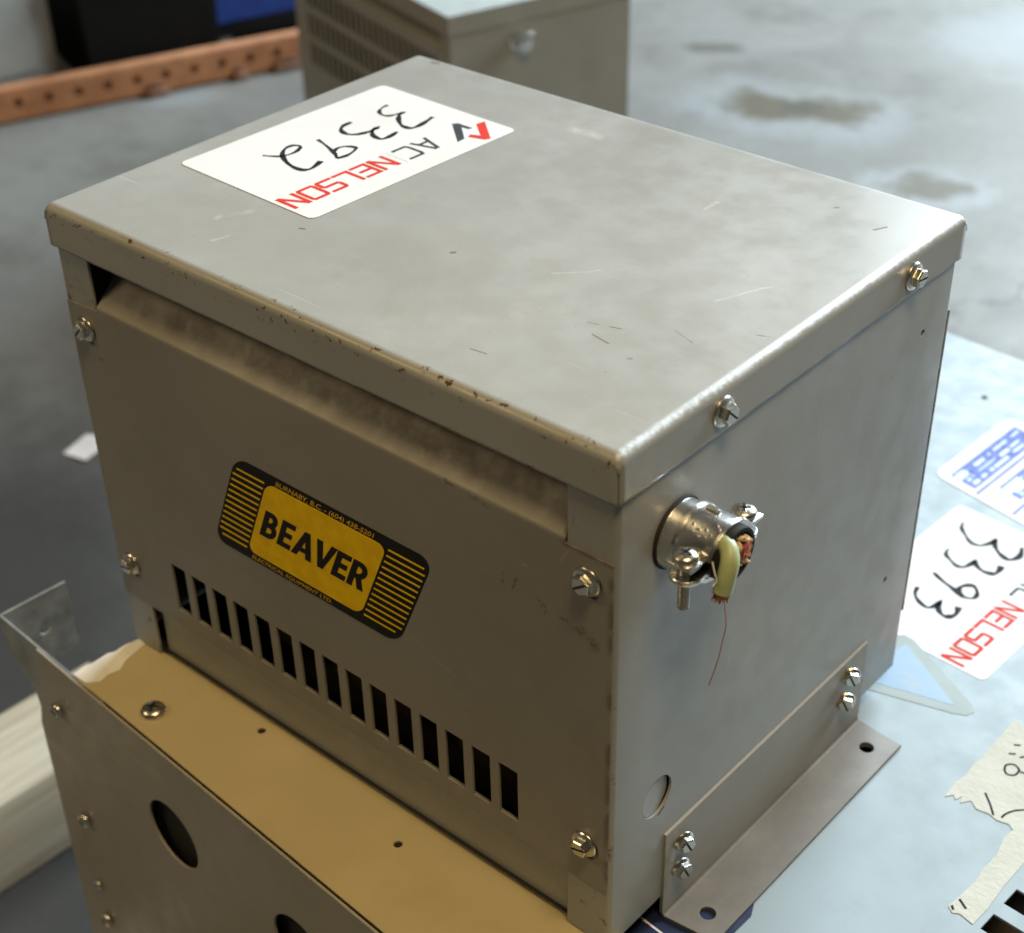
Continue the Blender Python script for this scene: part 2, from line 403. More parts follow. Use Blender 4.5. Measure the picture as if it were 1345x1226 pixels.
# ------------------------------------------------------------------ floor
def floor_mat():
    g = NG('concrete'); x, y, z = g.xyz((0, 0, -700))
    a = g.noise(1.1, 6, .6); b = g.noise(7, 6, .65); f = g.noise(60, 5, .7); v = g.noise(3.2, 7, .72)
    c = g.mix(g.step(a, .35, .65), (.140, .133, .120, 1), (.185, .178, .164, 1))
    c = g.mix(g.math('MULTIPLY', g.step(b, .45, .75), .35), c, (.11, .11, .107, 1))
    c = g.mix(g.math('MULTIPLY', g.step(v, .46, .66), .55), c, (.085, .078, .066, 1))
    c = g.mix(g.math('MULTIPLY', g.step(v, .44, .30), .5), c, (.25, .25, .24, 1))
    c = g.mix(g.math('MULTIPLY', g.step(f, .5, .8), .25), c, (.26, .26, .25, 1))
    wob = g.math('MULTIPLY_ADD', g.noise(6, 4), 160, -80); wob = g.math('ADD', wob, g.math('MULTIPLY_ADD', g.noise(30, 4, .7), 90, -45)); x2 = g.math('ADD', x, wob); y2 = g.math('ADD', y, g.math('MULTIPLY_ADD', g.noise(9, 6, .7), 200, -100))
    # pale drip rings and an oil patch, worn pale spots, a crack
    pale = g.mx(g.seg(x2, y2, (-770, 1840), (-600, 1885), 105, .5), g.seg(x2, y2, (-385, 1700), (-340, 1730), 75, .35), g.seg(x2, y2, (-560, 2420), (-480, 2500), 150, .5), g.math('MULTIPLY', g.seg(x, y, (-1580, 1240), (-1560, 1275), 40, .8), .8))
    c = g.mix(g.math('MULTIPLY', pale, .42), c, (.28, .30, .315, 1))
    oil = g.mx(g.math('MULTIPLY', g.seg(x2, y2, (-760, 1850), (-620, 1900), 62, .45), .95), g.math('MULTIPLY', g.seg(x2, y2, (-390, 1715), (-350, 1735), 34, .45), .85))
    c = g.mix(oil, c, (.072, .056, .030, 1))
    c = g.mix(g.mx(g.math('MULTIPLY', g.seg(x2, y2, (-700, 1880), (-690, 1890), 32, .6), .95), g.math('MULTIPLY', g.seg(x, y, (-1000, 2020), (-960, 2050), 26, .6), .7)), c, (.055, .05, .035, 1))
    cr = g.mx(g.seg(x2, y2, (-180, 1330), (-60, 1600), 5, .8), g.math('MULTIPLY', g.seg(x2, y2, (-300, 1400), (-180, 1330), 4, .8), .7))
    c = g.mix(g.math('MULTIPLY', cr, .7), c, (.05, .05, .05, 1))
    dirt_or_shade = g.seg(x2, y2, (-700, 265), (-250, 60), 270, .8)  # soft shadow left of the transformer, painted into the concrete colour
    c = g.mix(g.math('MULTIPLY', dirt_or_shade, .92), c, (.028, .027, .026, 1))
    r = g.math('MULTIPLY_ADD', b, .25, .42)
    return g.out(c, r, 0, spec=.3, normal=g.bump(f, .25, .002, g.bump(b, .15, .004)))
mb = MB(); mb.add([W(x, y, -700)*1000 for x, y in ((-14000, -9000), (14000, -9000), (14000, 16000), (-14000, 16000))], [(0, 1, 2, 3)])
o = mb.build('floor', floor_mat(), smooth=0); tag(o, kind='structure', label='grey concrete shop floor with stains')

# ================================================================== the transformer
T = Frame('electrical_transformer', OT, label='grey metal transformer with yellow badge and lid sticker 3392, sharp in front', cat='transformer')
t = T.e; TO = T.to
# lid: folded sheet with rounded edges and four lips
mb = MB(); LW, LD, LH, r = 360.0, 269.0, 22.3, 4.2
def prof(L, n):
    a = [(r-r*math.sin(R(90)-R(90)*k/4)*1.0, -r+r*math.sin(R(90)*k/4)) for k in range(5)]
    a = [(r-r*math.cos(R(90)*k/4), -r+r*math.sin(R(90)*k/4)) for k in range(5)]
    flat = [(r+.8, 0)]+[(r+(L-2*r)*k/n, 0) for k in range(1, n)]+[(L-r-.8, 0)]
    return a+flat+[(L-p, z) for p, z in a[::-1]]
pu, pv = prof(LW, 40), prof(LD, 30); nu, nv = len(pu), len(pv)
def dent(x, y):
    e = min(x, LW-x, y, LD-y)/25; e = max(0, min(1, e))
    f = max(0, min(1, max((x-135)/40, (60-y)/35))); e *= f*f*(3-2*f)
    return e*(.45*math.sin(x*.021+1)*math.cos(y*.027)+.25*math.sin(x*.05+y*.04))-.25*e
gv = [TO(x, y, zx+zy+dent(x, y)) for (x, zx) in pu for (y, zy) in pv]
gf = [(i*nv+j, (i+1)*nv+j, (i+1)*nv+j+1, i*nv+j+1) for i in range(nu-1) for j in range(nv-1)]
mb.add(gv, gf)
def lip(pts):   # pts along the edge at z=-r; the lip hangs to -LH
    n = len(pts); vs = [TO(x, y, -r) for x, y in pts]+[TO(x, y, -r-.7) for x, y in pts]+[TO(x, y, -LH+1) for x, y in pts]+[TO(x, y, -LH+random.uniform(-.2, .2)) for x, y in pts]
    for q in range(3): mb.add(vs[q*n:q*n+2*n], [(k, k+n, k+1+n, k+1) for k in range(n-1)])
us = [.9]+[p for p, z in pu[4:-4]]+[LW-.9]; vs_ = [.9]+[p for p, z in pv[4:-4]]+[LD-.9]
lip([(x, 0) for x in us]); lip([(LW, y) for y in vs_]); lip([(x, LD) for x in us[::-1]]); lip([(0, y) for y in vs_[::-1]])
lid = mb.build('lid', P_lid, t, 0)
bm = bmesh.new(); bm.from_mesh(lid.data); bmesh.ops.remove_doubles(bm, verts=bm.verts[:], dist=2e-6); bm.to_mesh(lid.data); bm.free()
lid.data.polygons.foreach_set('use_smooth', [True]*len(lid.data.polygons)); lid.data.set_sharp_from_angle(angle=R(60))
md = lid.modifiers.new('thick', 'SOLIDIFY'); md.thickness = .0011; md.offset = -1
# side walls wrapped round the front and back corners, with knockout and small holes
pos, cols, L = fold([(333.5, 2.2), (358.6, 2.2), (358.6, 266.6), (333.5, 266.6)], 2.6)
def s_of(y): return (358.6-333.5-2.6)+2.6*math.pi/2+(y-2.2-2.6)
h = [circ(s_of(36), -205, 11.2, 28), circ(s_of(240.5), -52, 1.9, 10), circ(s_of(238.3), -201, 1.9, 10), circ(s_of(42), -58, 12, 24)]
bh = [circ(10.5, -65.5, 4), circ(10.5, -216.5, 4)]
out = [(0, -278.5), (L, -278.5), (L, -3.6), (0, -3.6)]
mb = MB(); sheet(mb, out, h+bh, lambda a, b: TO(*pos(a), b), 1.4, cols, 0)
mb.build('side_wall', P_wall, t)
mb = MB(); sheet(mb, out, bh, lambda a, b: TO(360-pos(a).x, pos(a).y, b), 1.4, cols, 0, flip=True)
mb.build('side_wall', P_wall, t)
# knockout disc: pushed in on one side, still held by a tab
mb = MB(); M = Matrix.Translation(TO(357.4, 35.9, -205)) @ Matrix.Rotation(R(5.5), 4, 'Z') @ Matrix.Rotation(R(90), 4, 'Y')
mb.lathe([(10.9, -.9), (11.0, -.1), (10.8, .15)], 32, M); mb.build('knockout', P_wall, t)
# floor plate and dark core with coils behind the slots
mb = MB(); mb.add([TO(4, 4, -276), TO(356, 4, -276), TO(356, 265, -276), TO(4, 265, -276)], [(0, 1, 2, 3)]); mb.build('base_plate', DARK, t)
mb = MB()
for k in range(3):
    cx = 85+k*95; mb.lathe([(38, -120), (40, -118), (40, 0), (38, 2)], 28, Matrix.Translation(TO(cx, 120, -112)))
mb.box(*TO(6, 95, -274), *TO(354, 135, -12)); [mb.box(*TO(40+93*q, 40, -262), *TO(105+93*q, 94, -215), cham=6) for q in range(3)]; mb.build('core', COIL, t)  # wide core block is added as a baffle against light from the back slots
# front panel with fifteen slots, bolt holes and the shield bent back under the lid
FP = 1.6
pos2, cols2, L2 = fold([(FP, -242.3), (FP, -50.2), (FP+24, -27)], 2.6)
sb = L2
S = lambda z: z+242.3
out = [(3, 0), (357, 0), (357, S(-52.6)), (332.5, S(-52.4)), (332.0, sb), (28.5, sb), (28.0, S(-51.9)), (3, S(-53.2))]
slots = [rect(54+17.04*k, S(-230.6), 65.6+17.04*k, S(-198.4)) for k in range(15)]
bolts = [(15.5, -66), (344.2, -66), (15.5, -217), (344.2, -217)]
holes = slots+[circ(x+1.4, S(z)-1.6, 6.6, 18) for x, z in bolts]
mb = MB(); sheet(mb, out, holes, lambda a, b: TO(a, pos2(b).x, pos2(b).y), 1.4, cols2, 1)
mb.build('front_panel', P_panel, t)
mb = MB(); sheet(mb, out, slots, lambda a, b: TO(a, 272.4-pos2(b).x, pos2(b).y), 1.6, cols2, 1, flip=True)
mb.build('back_panel', P_panel, t)
mb = MB(); mb.box(*TO(29.5, 6.2, -276.6), *TO(334.5, 7.6, -236)); mb.build('kick_plate', P_wall, t)

# bolts: flange, hexagon head, screwdriver slot
def bolt_mesh(name, fr, hr, hh, parent, slot=True):
    mb = MB()
    mb.lathe([(fr, 0), (fr, .7), (fr*.93, 1.3), (hr*1.02, 1.9)], 28)
    hexv = lambda q, zz: [Vector((q*math.cos(R(60*k+15)), q*math.sin(R(60*k+15)), zz)) for k in range(6)]
    for z0, z1, q0, q1 in ((1.5, hh, hr, hr), (hh, hh+.7, hr, hr*.86)):
        mb.add(hexv(q0, z0)+hexv(q1, z1), [(k, (k+1) % 6, (k+1) % 6+6, k+6) for k in range(6)])
    top = hexv(hr*.86, hh+.7); mb.add(top, [tuple(range(6))])
    if slot: mb.box(-hr*.8, -.55, hh+.1, hr*.8, .55, hh+.76, 1, Matrix.Rotation(R(25), 4, 'Z'))
    return mb.build(name, [ZINC, DARK], parent, 30)
b0 = bolt_mesh('bolt', 6.9, 4.75, 4.6, t)
FR = (R(90), 0, 0); RR = (0, R(90), 0); LR = (0, R(-90), 0)
spots = [((x, FP-.1, z), FR) for x, z in bolts]+[((LW+.1, 67.5, -11.8), RR), ((LW+.1, 219, -12.4), RR), ((-.1, 9, -13), LR), ((-.1, 219, -12.4), LR)]
for k, (p, ro) in enumerate(spots):
    o = b0 if k == 0 else copy(b0)
    o.location = TO(*p)*.001; e = Matrix.Rotation(random.uniform(0, 1.0)+(-.5 if k < 4 else .2), 3, 'Z')
    o.rotation_euler = (Matrix(((1, 0, 0), (0, 1, 0), (0, 0, 1))) if 0 else (__import__('mathutils').Euler(ro).to_matrix() @ e)).to_euler()

# mounting foot on the right: angle strip with holes and four bolts
pos3, cols3, L3 = fold([(360.2, -235.3), (360.2, -291.2), (389.5, -291.2)], 1.8)
out = [(43, 0), (226, 0), (226, L3-31), (223, L3), (46.5, L3), (43, L3-31)]
mb = MB(); sheet(mb, out, [circ(58.4, L3-13, 4.1), circ(209, L3-13.5, 4.1)], lambda a, b: TO(pos3(b).x, a, pos3(b).y), 1.9, cols3, 1, flip=True)
foot = mb.build('foot', P_foot, t)
fb = bolt_mesh('bolt', 5.6, 4.4, 4.3, foot)
for k, (y, z) in enumerate(((55, -247), (53.5, -264), (207, -245.5), (204.5, -261.5))):
    o = fb if k == 0 else copy(fb)
    o.location = TO(360.9+1.0, y, z)*.001; o.rotation_euler = (random.uniform(0, 1), R(90), 0)

# badge: slanted black plate, yellow field, stripes and lettering
badge_y = FP-.25
def BM(u, z, lift=0): return TO(u+.43*(z+159.5), badge_y-lift, z)
mb = MB(); o2 = rrect(99, -160, 231.4, -98.2, 9, 6)
sheet(mb, o2, [], lambda a, b: BM(a, b), .25); badge = mb.build('badge', BLKINK, t)
mb = MB(); sheet(mb, rrect(123.4, -154.8, 204.6, -104.2, 6, 6), [], lambda a, b: BM(a, b, .1), .1); mb.build('yellow_field', YEL, badge)
mb = MB()
for k in range(13):
    z = -153.4+k*4.02
    for x0, x1 in ((100.2, 122.2), (206.0, 230.2)):
        ins = max(0, (-149-z)*.7)+max(0, (z+108)*.6)
        xa = x0+(ins if x0 < 120 else 0); xb = x1-(ins if x0 > 120 else 0)
        mb = MB(); mb.add([BM(xa, z-.62, .08), BM(xb, z-.62, .08), BM(xb, z+.62, .08), BM(xa, z+.62, .08)], [(0, 1, 2, 3)])
        mb.build('stripe', YEL, badge, 0)
mb = MB(); HT = 18.0; Z0 = -139.5; tk = 3.9
def G(u0): return lambda a, b, l: BM(127.9+(u0+a-136.6)*73.0/73.0, Z0+b, .2+l)
def E_(u, w=9.6):
    m = G(u); h = tk/2
    ribbon(mb, [(h, 0), (h, HT)], tk, m); [ribbon(mb, [(tk, y), (w if y != HT/2 else w-.9, y)], 3.6, m) for y in (1.8, HT/2, HT-1.8)]
def bowl(m, y0, y1, w, x0=tk-.4, lift=.015):
    yc, rr = (y0+y1)/2, (y1-y0)/2; pts = [(x0, y1)]+[(w-rr+rr*math.cos(R(a)), yc+rr*math.sin(R(a))) for a in range(90, -91, -18)]+[(x0, y0)]
    ribbon(mb, pts, 3.5, m, 0, lift)
def ap(m, pts, l=0): mb.add([m(a, b, l) for a, b in pts], [tuple(range(len(pts)))])
u = 136.6; m_ = G(u); ribbon(mb, [(tk/2, 0), (tk/2, HT)], tk, m_); bowl(m_, HT/2+.1, HT-1.75, 8.2); bowl(m_, 1.75, HT/2-.1, 9.2, lift=.03)
E_(149.0)
u = 159.4; m_ = G(u)
ap(m_, [(0, 0), (4.2, 0), (9.1, HT), (5.3, HT)]); ap(m_, [(10.4, 0), (14.6, 0), (9.1, HT), (5.9, HT-2)], .02); ap(m_, [(3.4, 3.6), (11.4, 3.6), (10.4, 6.8), (4.4, 6.8)], .04)
u = 173.0; m_ = G(u)
ap(m_, [(0, HT), (5.2, 0), (9.0, 0), (4.2, HT)]); ap(m_, [(10.0, HT), (14.2, HT), (9.0, 0), (6.4, 2)], .02)
E_(187.4-.0)
E_u = 198.2
u = 198.0; m_ = G(u)
ribbon(mb, [(tk/2, 0), (tk/2, HT)], tk, m_); bowl(m_, HT/2-1.0, HT-1.75, 8.9); ap(m_, [(3.6, HT/2), (7.4, 0), (11.6, 0), (7.4, HT/2)], .03)
mb.build('lettering', BLKINK, badge, 0)
def text(name, s, size, mat, parent, fm, bold=0, width=None):
    """built-in typeface turned into a flat mesh on a surface"""
    cu = bpy.data.curves.new('t', 'FONT'); cu.body = s; cu.size = 1; cu.offset = bold; cu.resolution_u = 3
    ob = bpy.data.objects.new('t', cu); COL.objects.link(ob); bpy.context.view_layer.update()
    me = bpy.data.meshes.new_from_object(ob.evaluated_get(bpy.context.evaluated_depsgraph_get()))
    bpy.data.objects.remove(ob)
    xs = [v.co.x for v in me.vertices]; k = (width/(max(xs)-min(xs))) if width else size; x0 = min(xs)
    mb = MB(); mb.add([fm((v.co.x-x0)*k, v.co.y*size, 0) for v in me.vertices], [tuple(p.vertices) for p in me.polygons])
    return mb.build(name, mat, parent, 0)
text('small_print', 'BURNABY, B.C. - (604) 438-5201', 4.3, YELTXT, badge, lambda a, b, l: BM(129.5+a, -103.1+b, .12), .012, 66)
text('small_print', 'ELECTRICAL EQUIPMENT LTD.', 3.4, YELTXT, badge, lambda a, b, l: BM(127.5+a, -158.6+b, .12), .012, 58)

# stickers: white vinyl with logo, name and a pen-written number
LOGO_D = [(91.7, 199.3), (93.3, 202.1), (104.2, 202.0), (103.7, 199.5), (98.9, 199.1), (110.7, 188.5), (110.9, 182.9)]
LOGO_R = [(102.0, 207.3), (103.3, 212.9), (121.6, 197.1), (119.8, 194.0), (110.5, 191.4), (109.1, 194.7), (114.5, 196.9)]
O1 = Vector((20.9, 218.1)); r1 = Vector((-.0340, -.9994)); u1 = Vector((.9994, -.0340))
def st1(x, y):            # lid mm -> sticker mm (along the reading line, up)
    d = Vector((x, y))-O1; return (d.dot(r1), d.dot(u1))
def printed_sticker(parent, fm, skip_logo=False):
    """fm(s, t, lift) puts sticker mm on the surface"""
    mb = MB(); sheet(mb, rrect(0, 0, 144.5, 103.8, 4, 4), [], lambda a, b: fm(a, b, .15), .12); st = mb.build('sticker', WHITE, parent, 30)
    f2 = lambda a, b, l: fm(a, b, .21+l)
    mb = MB(); mb.add([f2(*st1(x, y), 0) for x, y in LOGO_D], [tuple(range(7))]); mb.build('logo_dark_half', GREYINK, st, 0)
    mb = MB(); mb.add([f2(*st1(x, y), 0) for x, y in LOGO_R], [tuple(range(7))]); mb.build('logo_red_half', REDINK, st, 0)
    mb = MB(); C0, H = 73.3, 15.6
    def gl(s0, w, strokes, wd):
        for i, q in enumerate(strokes): ribbon(mb, [(s0+a*w, C0+b*H) for a, b in q], wd, f2, 0, .015*i)
    A = [[(0, 0), (.44, 1)], [(.56, 1), (1, 0)], [(.2, .32), (.8, .32)]]
    Cc = [[(1, .9), (.93, .94), (.15, .94), (.06, .8), (.06, .2), (.15, .06), (.93, .06), (1, .12)]]
    gl(39.5, 10, A, 2.0); gl(53, 10.5, Cc, 2.0); mb.build('printed_letters', GREYINK, st, 0)
    mb = MB(); ribbon(mb, [(66.8, C0-1), (66.8, C0+H+1)], .5, f2); mb.build('divider_line', PALEINK, st, 0)
    mb = MB(); w2 = 2.3; a, b = .1, .92
    Nn = [[(a, 0), (a, 1)], [(.9, 0), (.9, 1)], [(.12, .98), (.88, .02)]]
    Ee = [[(.95, .93), (.1, .93), (.1, .07), (.95, .07)], [(.1, .5), (.85, .5)]]
    Ll = [[(.1, 1), (.1, .07), (.95, .07)]]
    Ss = [[(.95, .93), (.15, .93), (.08, .85), (.08, .58), (.15, .5), (.85, .5), (.92, .42), (.92, .15), (.85, .07), (.05, .07)]]
    Oo = [[(.5, .93), (.15, .93), (.08, .84), (.08, .16), (.15, .07), (.85, .07), (.92, .16), (.92, .84), (.85, .93), (.48, .93)]]
    for s0, q in zip((70.5, 83.0, 95.0, 106.0, 118.2, 130.7), (Nn, Ee, Ll, Ss, Oo, Nn)): gl(s0, 11.3, q, w2)
    mb.build('printed_name', REDINK, st, 0)
    return st, f2
fm1 = lambda a, b, l: TO(*(O1+r1*a+u1*b), l+.12+dent(*(O1+r1*a+u1*b)))
st, f2 = printed_sticker(t, fm1)
pen = [([(45.2, 197.4), (45.5, 192.9), (48.2, 187.7), (53.0, 185.3), (56.8, 186.7), (58.5, 191.1), (59.6, 194.5), (60.4, 191.0), (65.2, 185.6), (71.5, 181.3), (77.4, 180.9), (79.4, 184.5), (78.6, 192.0), (76.7, 200.2)], (1.3, 2.2)),
       ([(47.1, 167.5), (47.3, 161.4), (50.5, 156.4), (56.5, 154.4), (61.4, 157.3), (64.0, 163.8), (63.9, 170.3), (64.1, 167.0), (69.1, 161.9), (76.1, 160.8), (77.4, 166.0), (76.0, 173.3)], (1.9, 2.0)),
       ([(50.2, 139.6), (60.9, 136.3), (70.7, 132.3), (76.4, 128.6)], (1.4, 1.7)), ([(76.4, 128.6), (77.6, 135.3), (74.7, 144.0), (69.3, 142.9), (66.9, 138.1), (69.5, 132.1)], (1.7, 1.5)),
       ([(43.1, 107.0), (48.4, 110.0), (52.3, 113.7), (53.1, 121.4), (49.8, 127.5), (45.7, 125.8), (45.9, 120.1), (51.7, 113.2), (62.7, 107.8), (72.4, 107.1), (75.3, 111.6), (72.4, 121.0)], (1.2, 2.2))]
mb = MB()
for i, (q, w) in enumerate(pen): ribbon(mb, [st1(*p) for p in q], (w[0]*1.3, w[1]*1.3), f2, 0, .02+.01*i, n=6)
mb.build('handwritten_number', PEN, st, 0)

# cable clamp: locknut, barrel, saddle strap, two screws
cx0, cy0, cz0 = 358.6, 41.5, -57.5
def CM(x=0, y=0, z=0): return Matrix.Translation(TO(cx0+x, cy0+y, cz0+z))
AX = Matrix.Rotation(R(90), 4, 'Y')
mb = MB(); mb.lathe([(16.4, 0), (16.6, .4), (16.2, 1.5), (15.2, 1.8)], 36, CM() @ AX, 1)
def arc_shell(a0, a1, r0, r1, x0, x1, n=22, mat=0):
    """part of a tube round the x axis between two angles (degrees from +y towards +z)"""
    vs = []; fs = []
    for k in range(n+1):
        a = R(a0+(a1-a0)*k/n)
        for x, q in ((x0, r1), (x1, r1-.35), (x1, r0), (x0, r0)): vs.append(TO(cx0+x, cy0+q*math.cos(a), cz0+q*math.sin(a)))
    for k in range(n):
        b = k*4; fs += [(b+i, b+(i+1) % 4, b+4+(i+1) % 4, b+4+i) for i in range(4)]
    fs += [(3, 2, 1, 0), (n*4, n*4+1, n*4+2, n*4+3)]; mb.add(vs, fs, mat)
arc_shell(0, 360, 12.4, 15.6, 1.5, 12, 40); arc_shell(180, 360, 12.6, 14.8, 12, 19.5, 22)
mb.recalc = True
for s in (-1, 1):   # lower ears
    M = CM(18.5, s*18.8, -1.6); mb.lathe([(6.6, -1.3), (6.9, -.9), (6.9, .6), (6.5, 1.0)], 24, M); mb.box(-6.5, -7*(s > 0)-.5, -1.2, 6.5, 7*(s < 0)+.5, .9, 0, M)
clamp = mb.build('cable_clamp', [CAST, DARK], t, 40)
mb = MB(); mb.recalc = True; arc_shell(20, 160, 13.6, 16.0, 8.0, 26.4, 26); arc_shell(22, 158, 15.6, 16.7, 8.0, 9.6, 26); arc_shell(24, 156, 15.6, 16.5, 25.0, 26.6, 26)
for s in (-1, 1):
    M = CM(18.3, s*18.8, 5.6); mb.box(-6.8, -6.3, -.9, 6.8, 6.3, .9, 0, M, cham=.7)
# embossed oval and raised marks on the strap
for dx, ang, L_, q in ((15, 80, 5.5, 1.7), (13, 118, 1.2, .5), (16, 122, 1.4, .5), (19, 118, 1.1, .5), (14, 128, 1.1, .45), (17, 132, 1.5, .5), (20, 129, 1.0, .45), (22, 123, 1.0, .4), (22, 105, 1.0, .4), (24, 110, .8, .4)):
    a = R(ang); P0 = TO(cx0+dx, cy0+16.0*math.cos(a), cz0+16.0*math.sin(a)); mb.tube([P0-Vector((L_*.6, 0, 0)), P0-Vector((L_*.5, 0, 0)), P0+Vector((L_*.5, 0, 0)), P0+Vector((L_*.6, 0, 0))], [q*.4, q, q, q*.4], 8)
mb.build('strap', CAST, clamp, 40)
def pan_screw(mb, M, rr, shank, sr, cross=0):
    mb.lathe([(rr*.97, 0), (rr, rr*.18), (rr*.94, rr*.36), (rr*.75, rr*.52), (rr*.42, rr*.61), (.01, rr*.64)], 26, M, 0, True, False)
    if shank:
        pr = [(sr, -shank)]; n = int(shank/1.1)
        for k in range(n): zz = -shank+k*shank/n; pr += [(sr, zz+.1), (sr*.86, zz+.55)]
        mb.lathe(pr+[(sr, 0)], 16, M)
    for a in (0, 90):
        mb.box(-rr*.5, -rr*.12, rr*.3, rr*.5, rr*.12, rr*.645, 1, M @ Matrix.Rotation(R(cross+a), 4, 'Z'))
for s, dx in ((-1, 0), (1, .6)):
    mb = MB(); pan_screw(mb, CM(18.3+dx, s*19.6, 6.6), 5.5, 24 if s < 0 else 17, 2.5, 20*s+15); mb.build('screw', [ZINC, DARK], clamp, 50)
# the cut cable held in it
mb = MB(); mb.recalc = True
mb.lathe([(12.2, 4), (12.4, 28.6), (12.0, 29.3), (10.3, 29.3), (10.0, 28.4), (9.9, 20)], 36, CM(0, .6, 1.6) @ AX, 0, False, True)
cable = mb.build('cable', BLACK, t, 40)
def bend(pts, n=6):
    P = [Vector(p) for p in pts]; Q = []
    for i in range(len(P)-1):
        p0 = P[max(i-1, 0)]; p1 = P[i]; p2 = P[i+1]; p3 = P[min(i+2, len(P)-1)]
        for k in range(n):
            tt = k/n; Q.append(.5*((2*p1)+(p2-p0)*tt+(2*p0-5*p1+4*p2-p3)*tt*tt+(3*p1-p0-3*p2+p3)*tt**3))
    return Q+[P[-1]]
gp = bend([TO(376, 37.2, -48.5), TO(383, 36.8, -48.3), TO(387.5, 35.4, -48.8), TO(390.4, 32.6, -52), TO(391.0, 30.2, -57.5), TO(390.6, 28.4, -64.5)])
mb = MB(); mb.tube(gp, 3.9, 18); gw = mb.build('green_wire', GREEN, cable, 50)
mb = MB(); end = gp[-1]; dirv = (gp[-1]-gp[-2]).normalized()
for k in range(46):
    a, q = k*2.399, 3.2*math.sqrt((k+.5)/46); px = Vector((math.cos(a)*q, math.sin(a)*q, 0))
    L_ = random.uniform(2.0, 4.6); fl = Vector((px.x, px.y, 0))*random.uniform(.0, .16)+Vector((random.uniform(-.4, .4), random.uniform(-.4, .4), 0))
    mb.tube([end+px-dirv*1.5, end+px+dirv*L_*.5+fl*.3, end+px+dirv*L_+fl], .33, 5)
mb.build('copper_strands', COPPER, gw, 50)
hair = bend([TO(390.6, 29.3, -62), TO(391, 31.0, -76), TO(391, 32.4, -84), TO(390.5, 31.4, -92), TO(390, 29.5, -102), TO(389, 26.0, -112.5)], 5)
mb = MB(); mb.tube(hair, .24, 6); mb.build('copper_strand', COPPER, gw, 50)
# second conductor cut short, red cover and torn paper filler inside the jacket
mb = MB(); mb.tube(bend([TO(380, 46.4, -55), TO(385, 46.4, -55), TO(389.2, 46.2, -55.4)]), 3.9, 16); rw = mb.build('red_wire', RED, cable, 50)
mb = MB()
for k in range(34):
    a, q = k*2.399, 3.0*math.sqrt((k+.5)/34); P0 = TO(388.4, 46.2+math.cos(a)*q, -55.4+math.sin(a)*q); mb.tube([P0, P0+Vector((random.uniform(.9, 2.0), 0, 0))], .34, 5)
mb.build('copper_strands', COPPER, rw, 50)
mb = MB()
for k in range(26):
    a = random.uniform(.2, 2.4) if k < 18 else random.uniform(-1.6, 0); q = random.uniform(3.5, 7.6); P0 = TO(385.6, cy0+2.6+q*math.cos(a)*.9, cz0+2.4+q*math.sin(a)*.9)
    pts = [P0]
    for j in range(3): pts.append(pts[-1]+Vector((random.uniform(.7, 1.6), random.uniform(-.9, .9), random.uniform(-.9, .9))))
    mb.tube(bend(pts, 3), [random.uniform(.5, 1.1)]*10, 6)
mb.build('paper_filler', PAPER, cable, 50)
mb = MB(); mb.lathe([(9.9, 0), (9.9, .3)], 24, CM(24, 0, 0) @ AX); mb.build('cable_core', BLACK, cable)
mb = MB(); mb.tube(bend([TO(386, 27, -51), TO(388.5, 25.6, -55), TO(389.5, 25.5, -58), TO(389, 23.8, -59.5), TO(390, 23.0, -58.6)], 4), .35, 6); mb.build('paper_thread', WHITE, cable, 50)

# ================================================================== unit it stands on, front left
U = Frame('lower_enclosure', (3, -44, -611), -3.6, label='tan topped metal enclosure with round holes under the front of the transformer', cat='enclosure')
e = U.e; UO = lambda x, y, z: Vector((x, y, z+611))     # own mm, x along its front
TZ = -279.3
mb = MB(); sheet(mb, rect(0, 1.5, 470, 80), [circ(114.5, 48, 2.4, 12), circ(231, 44, 2.4, 12)], lambda a, b: UO(a, b, TZ), 1.4)
mb.build('top_panel', P_beige, e)
# peeled white strip along the left end
mb = MB(); pts = [(.2, 3)]
pts = [(-1.6, 2), (10, 3), (15, 9), (13, 16), (14.5, 23), (10, 30), (8, 38), (6, 45), (3, 52), (-.5, 52), (-1.0, 44), (-2.2, 38), (-1.4, 30), (-3.0, 26), (-2.2, 15), (-3.6, 10)]
mb.slab([UO(x, y, TZ+.35) for x, y in pts], .3); mb.build('peeled_edge', PEELED, e)
fl = [(-35, TZ+2.4), (-40, -300), (-46, -326), (-52, -345), (-57, -611), (470, -611), (470, TZ+1.4), (20, TZ+1.4)]
fl = fl[::-1]
mb = MB(); sheet(mb, [(x, z) for x, z in fl][::-1], [circ(87, -343, 22.8, 36), circ(200, -347, 22.5, 36)], lambda a, b: UO(a, -2.2, b), 1.5)
mb.build('front_panel', P_brown, e)
# galvanised corner sheet with a return flange standing past the end
pos4, cols4, L4 = fold([(-82.5, 47), (-82.5, .6), (30, .6)], 1.5)
out = [(0, -337), (0, TZ), (L4, TZ-.5), (L4, -611), (48+26, -611), (48+28, -345), (48+24, -322), (46, -300), (40, -308), (26, -326)]
sl = [(48+36, -318), (48+38, -318), (48+36.5, -304), (48+34.5, -304)]
mb = MB(); sheet(mb, out[::-1], [circ(20, -305, 4.2, 14)], lambda a, b: UO(*pos4(a), b), 1.6, cols4, 0)
mb.build('corner_bracket', GALV, e)
sm = MB(); pan_screw(sm, Matrix.Rotation(R(90), 4, 'X'), 5.2, 0, 0, 20); s0 = sm.build('screw', [ZINC, DARK], e, 50)
for k, (x, z) in enumerate(((-21, -315), (-20, -407), (-24, -470), (-23, -503), (300, -300))):
    o = s0 if k == 0 else copy(s0); o.location = UO(x, -3.9, z)*.001
    o.scale = (1, 1, 1) if k != 2 else (.6, .6, .6)
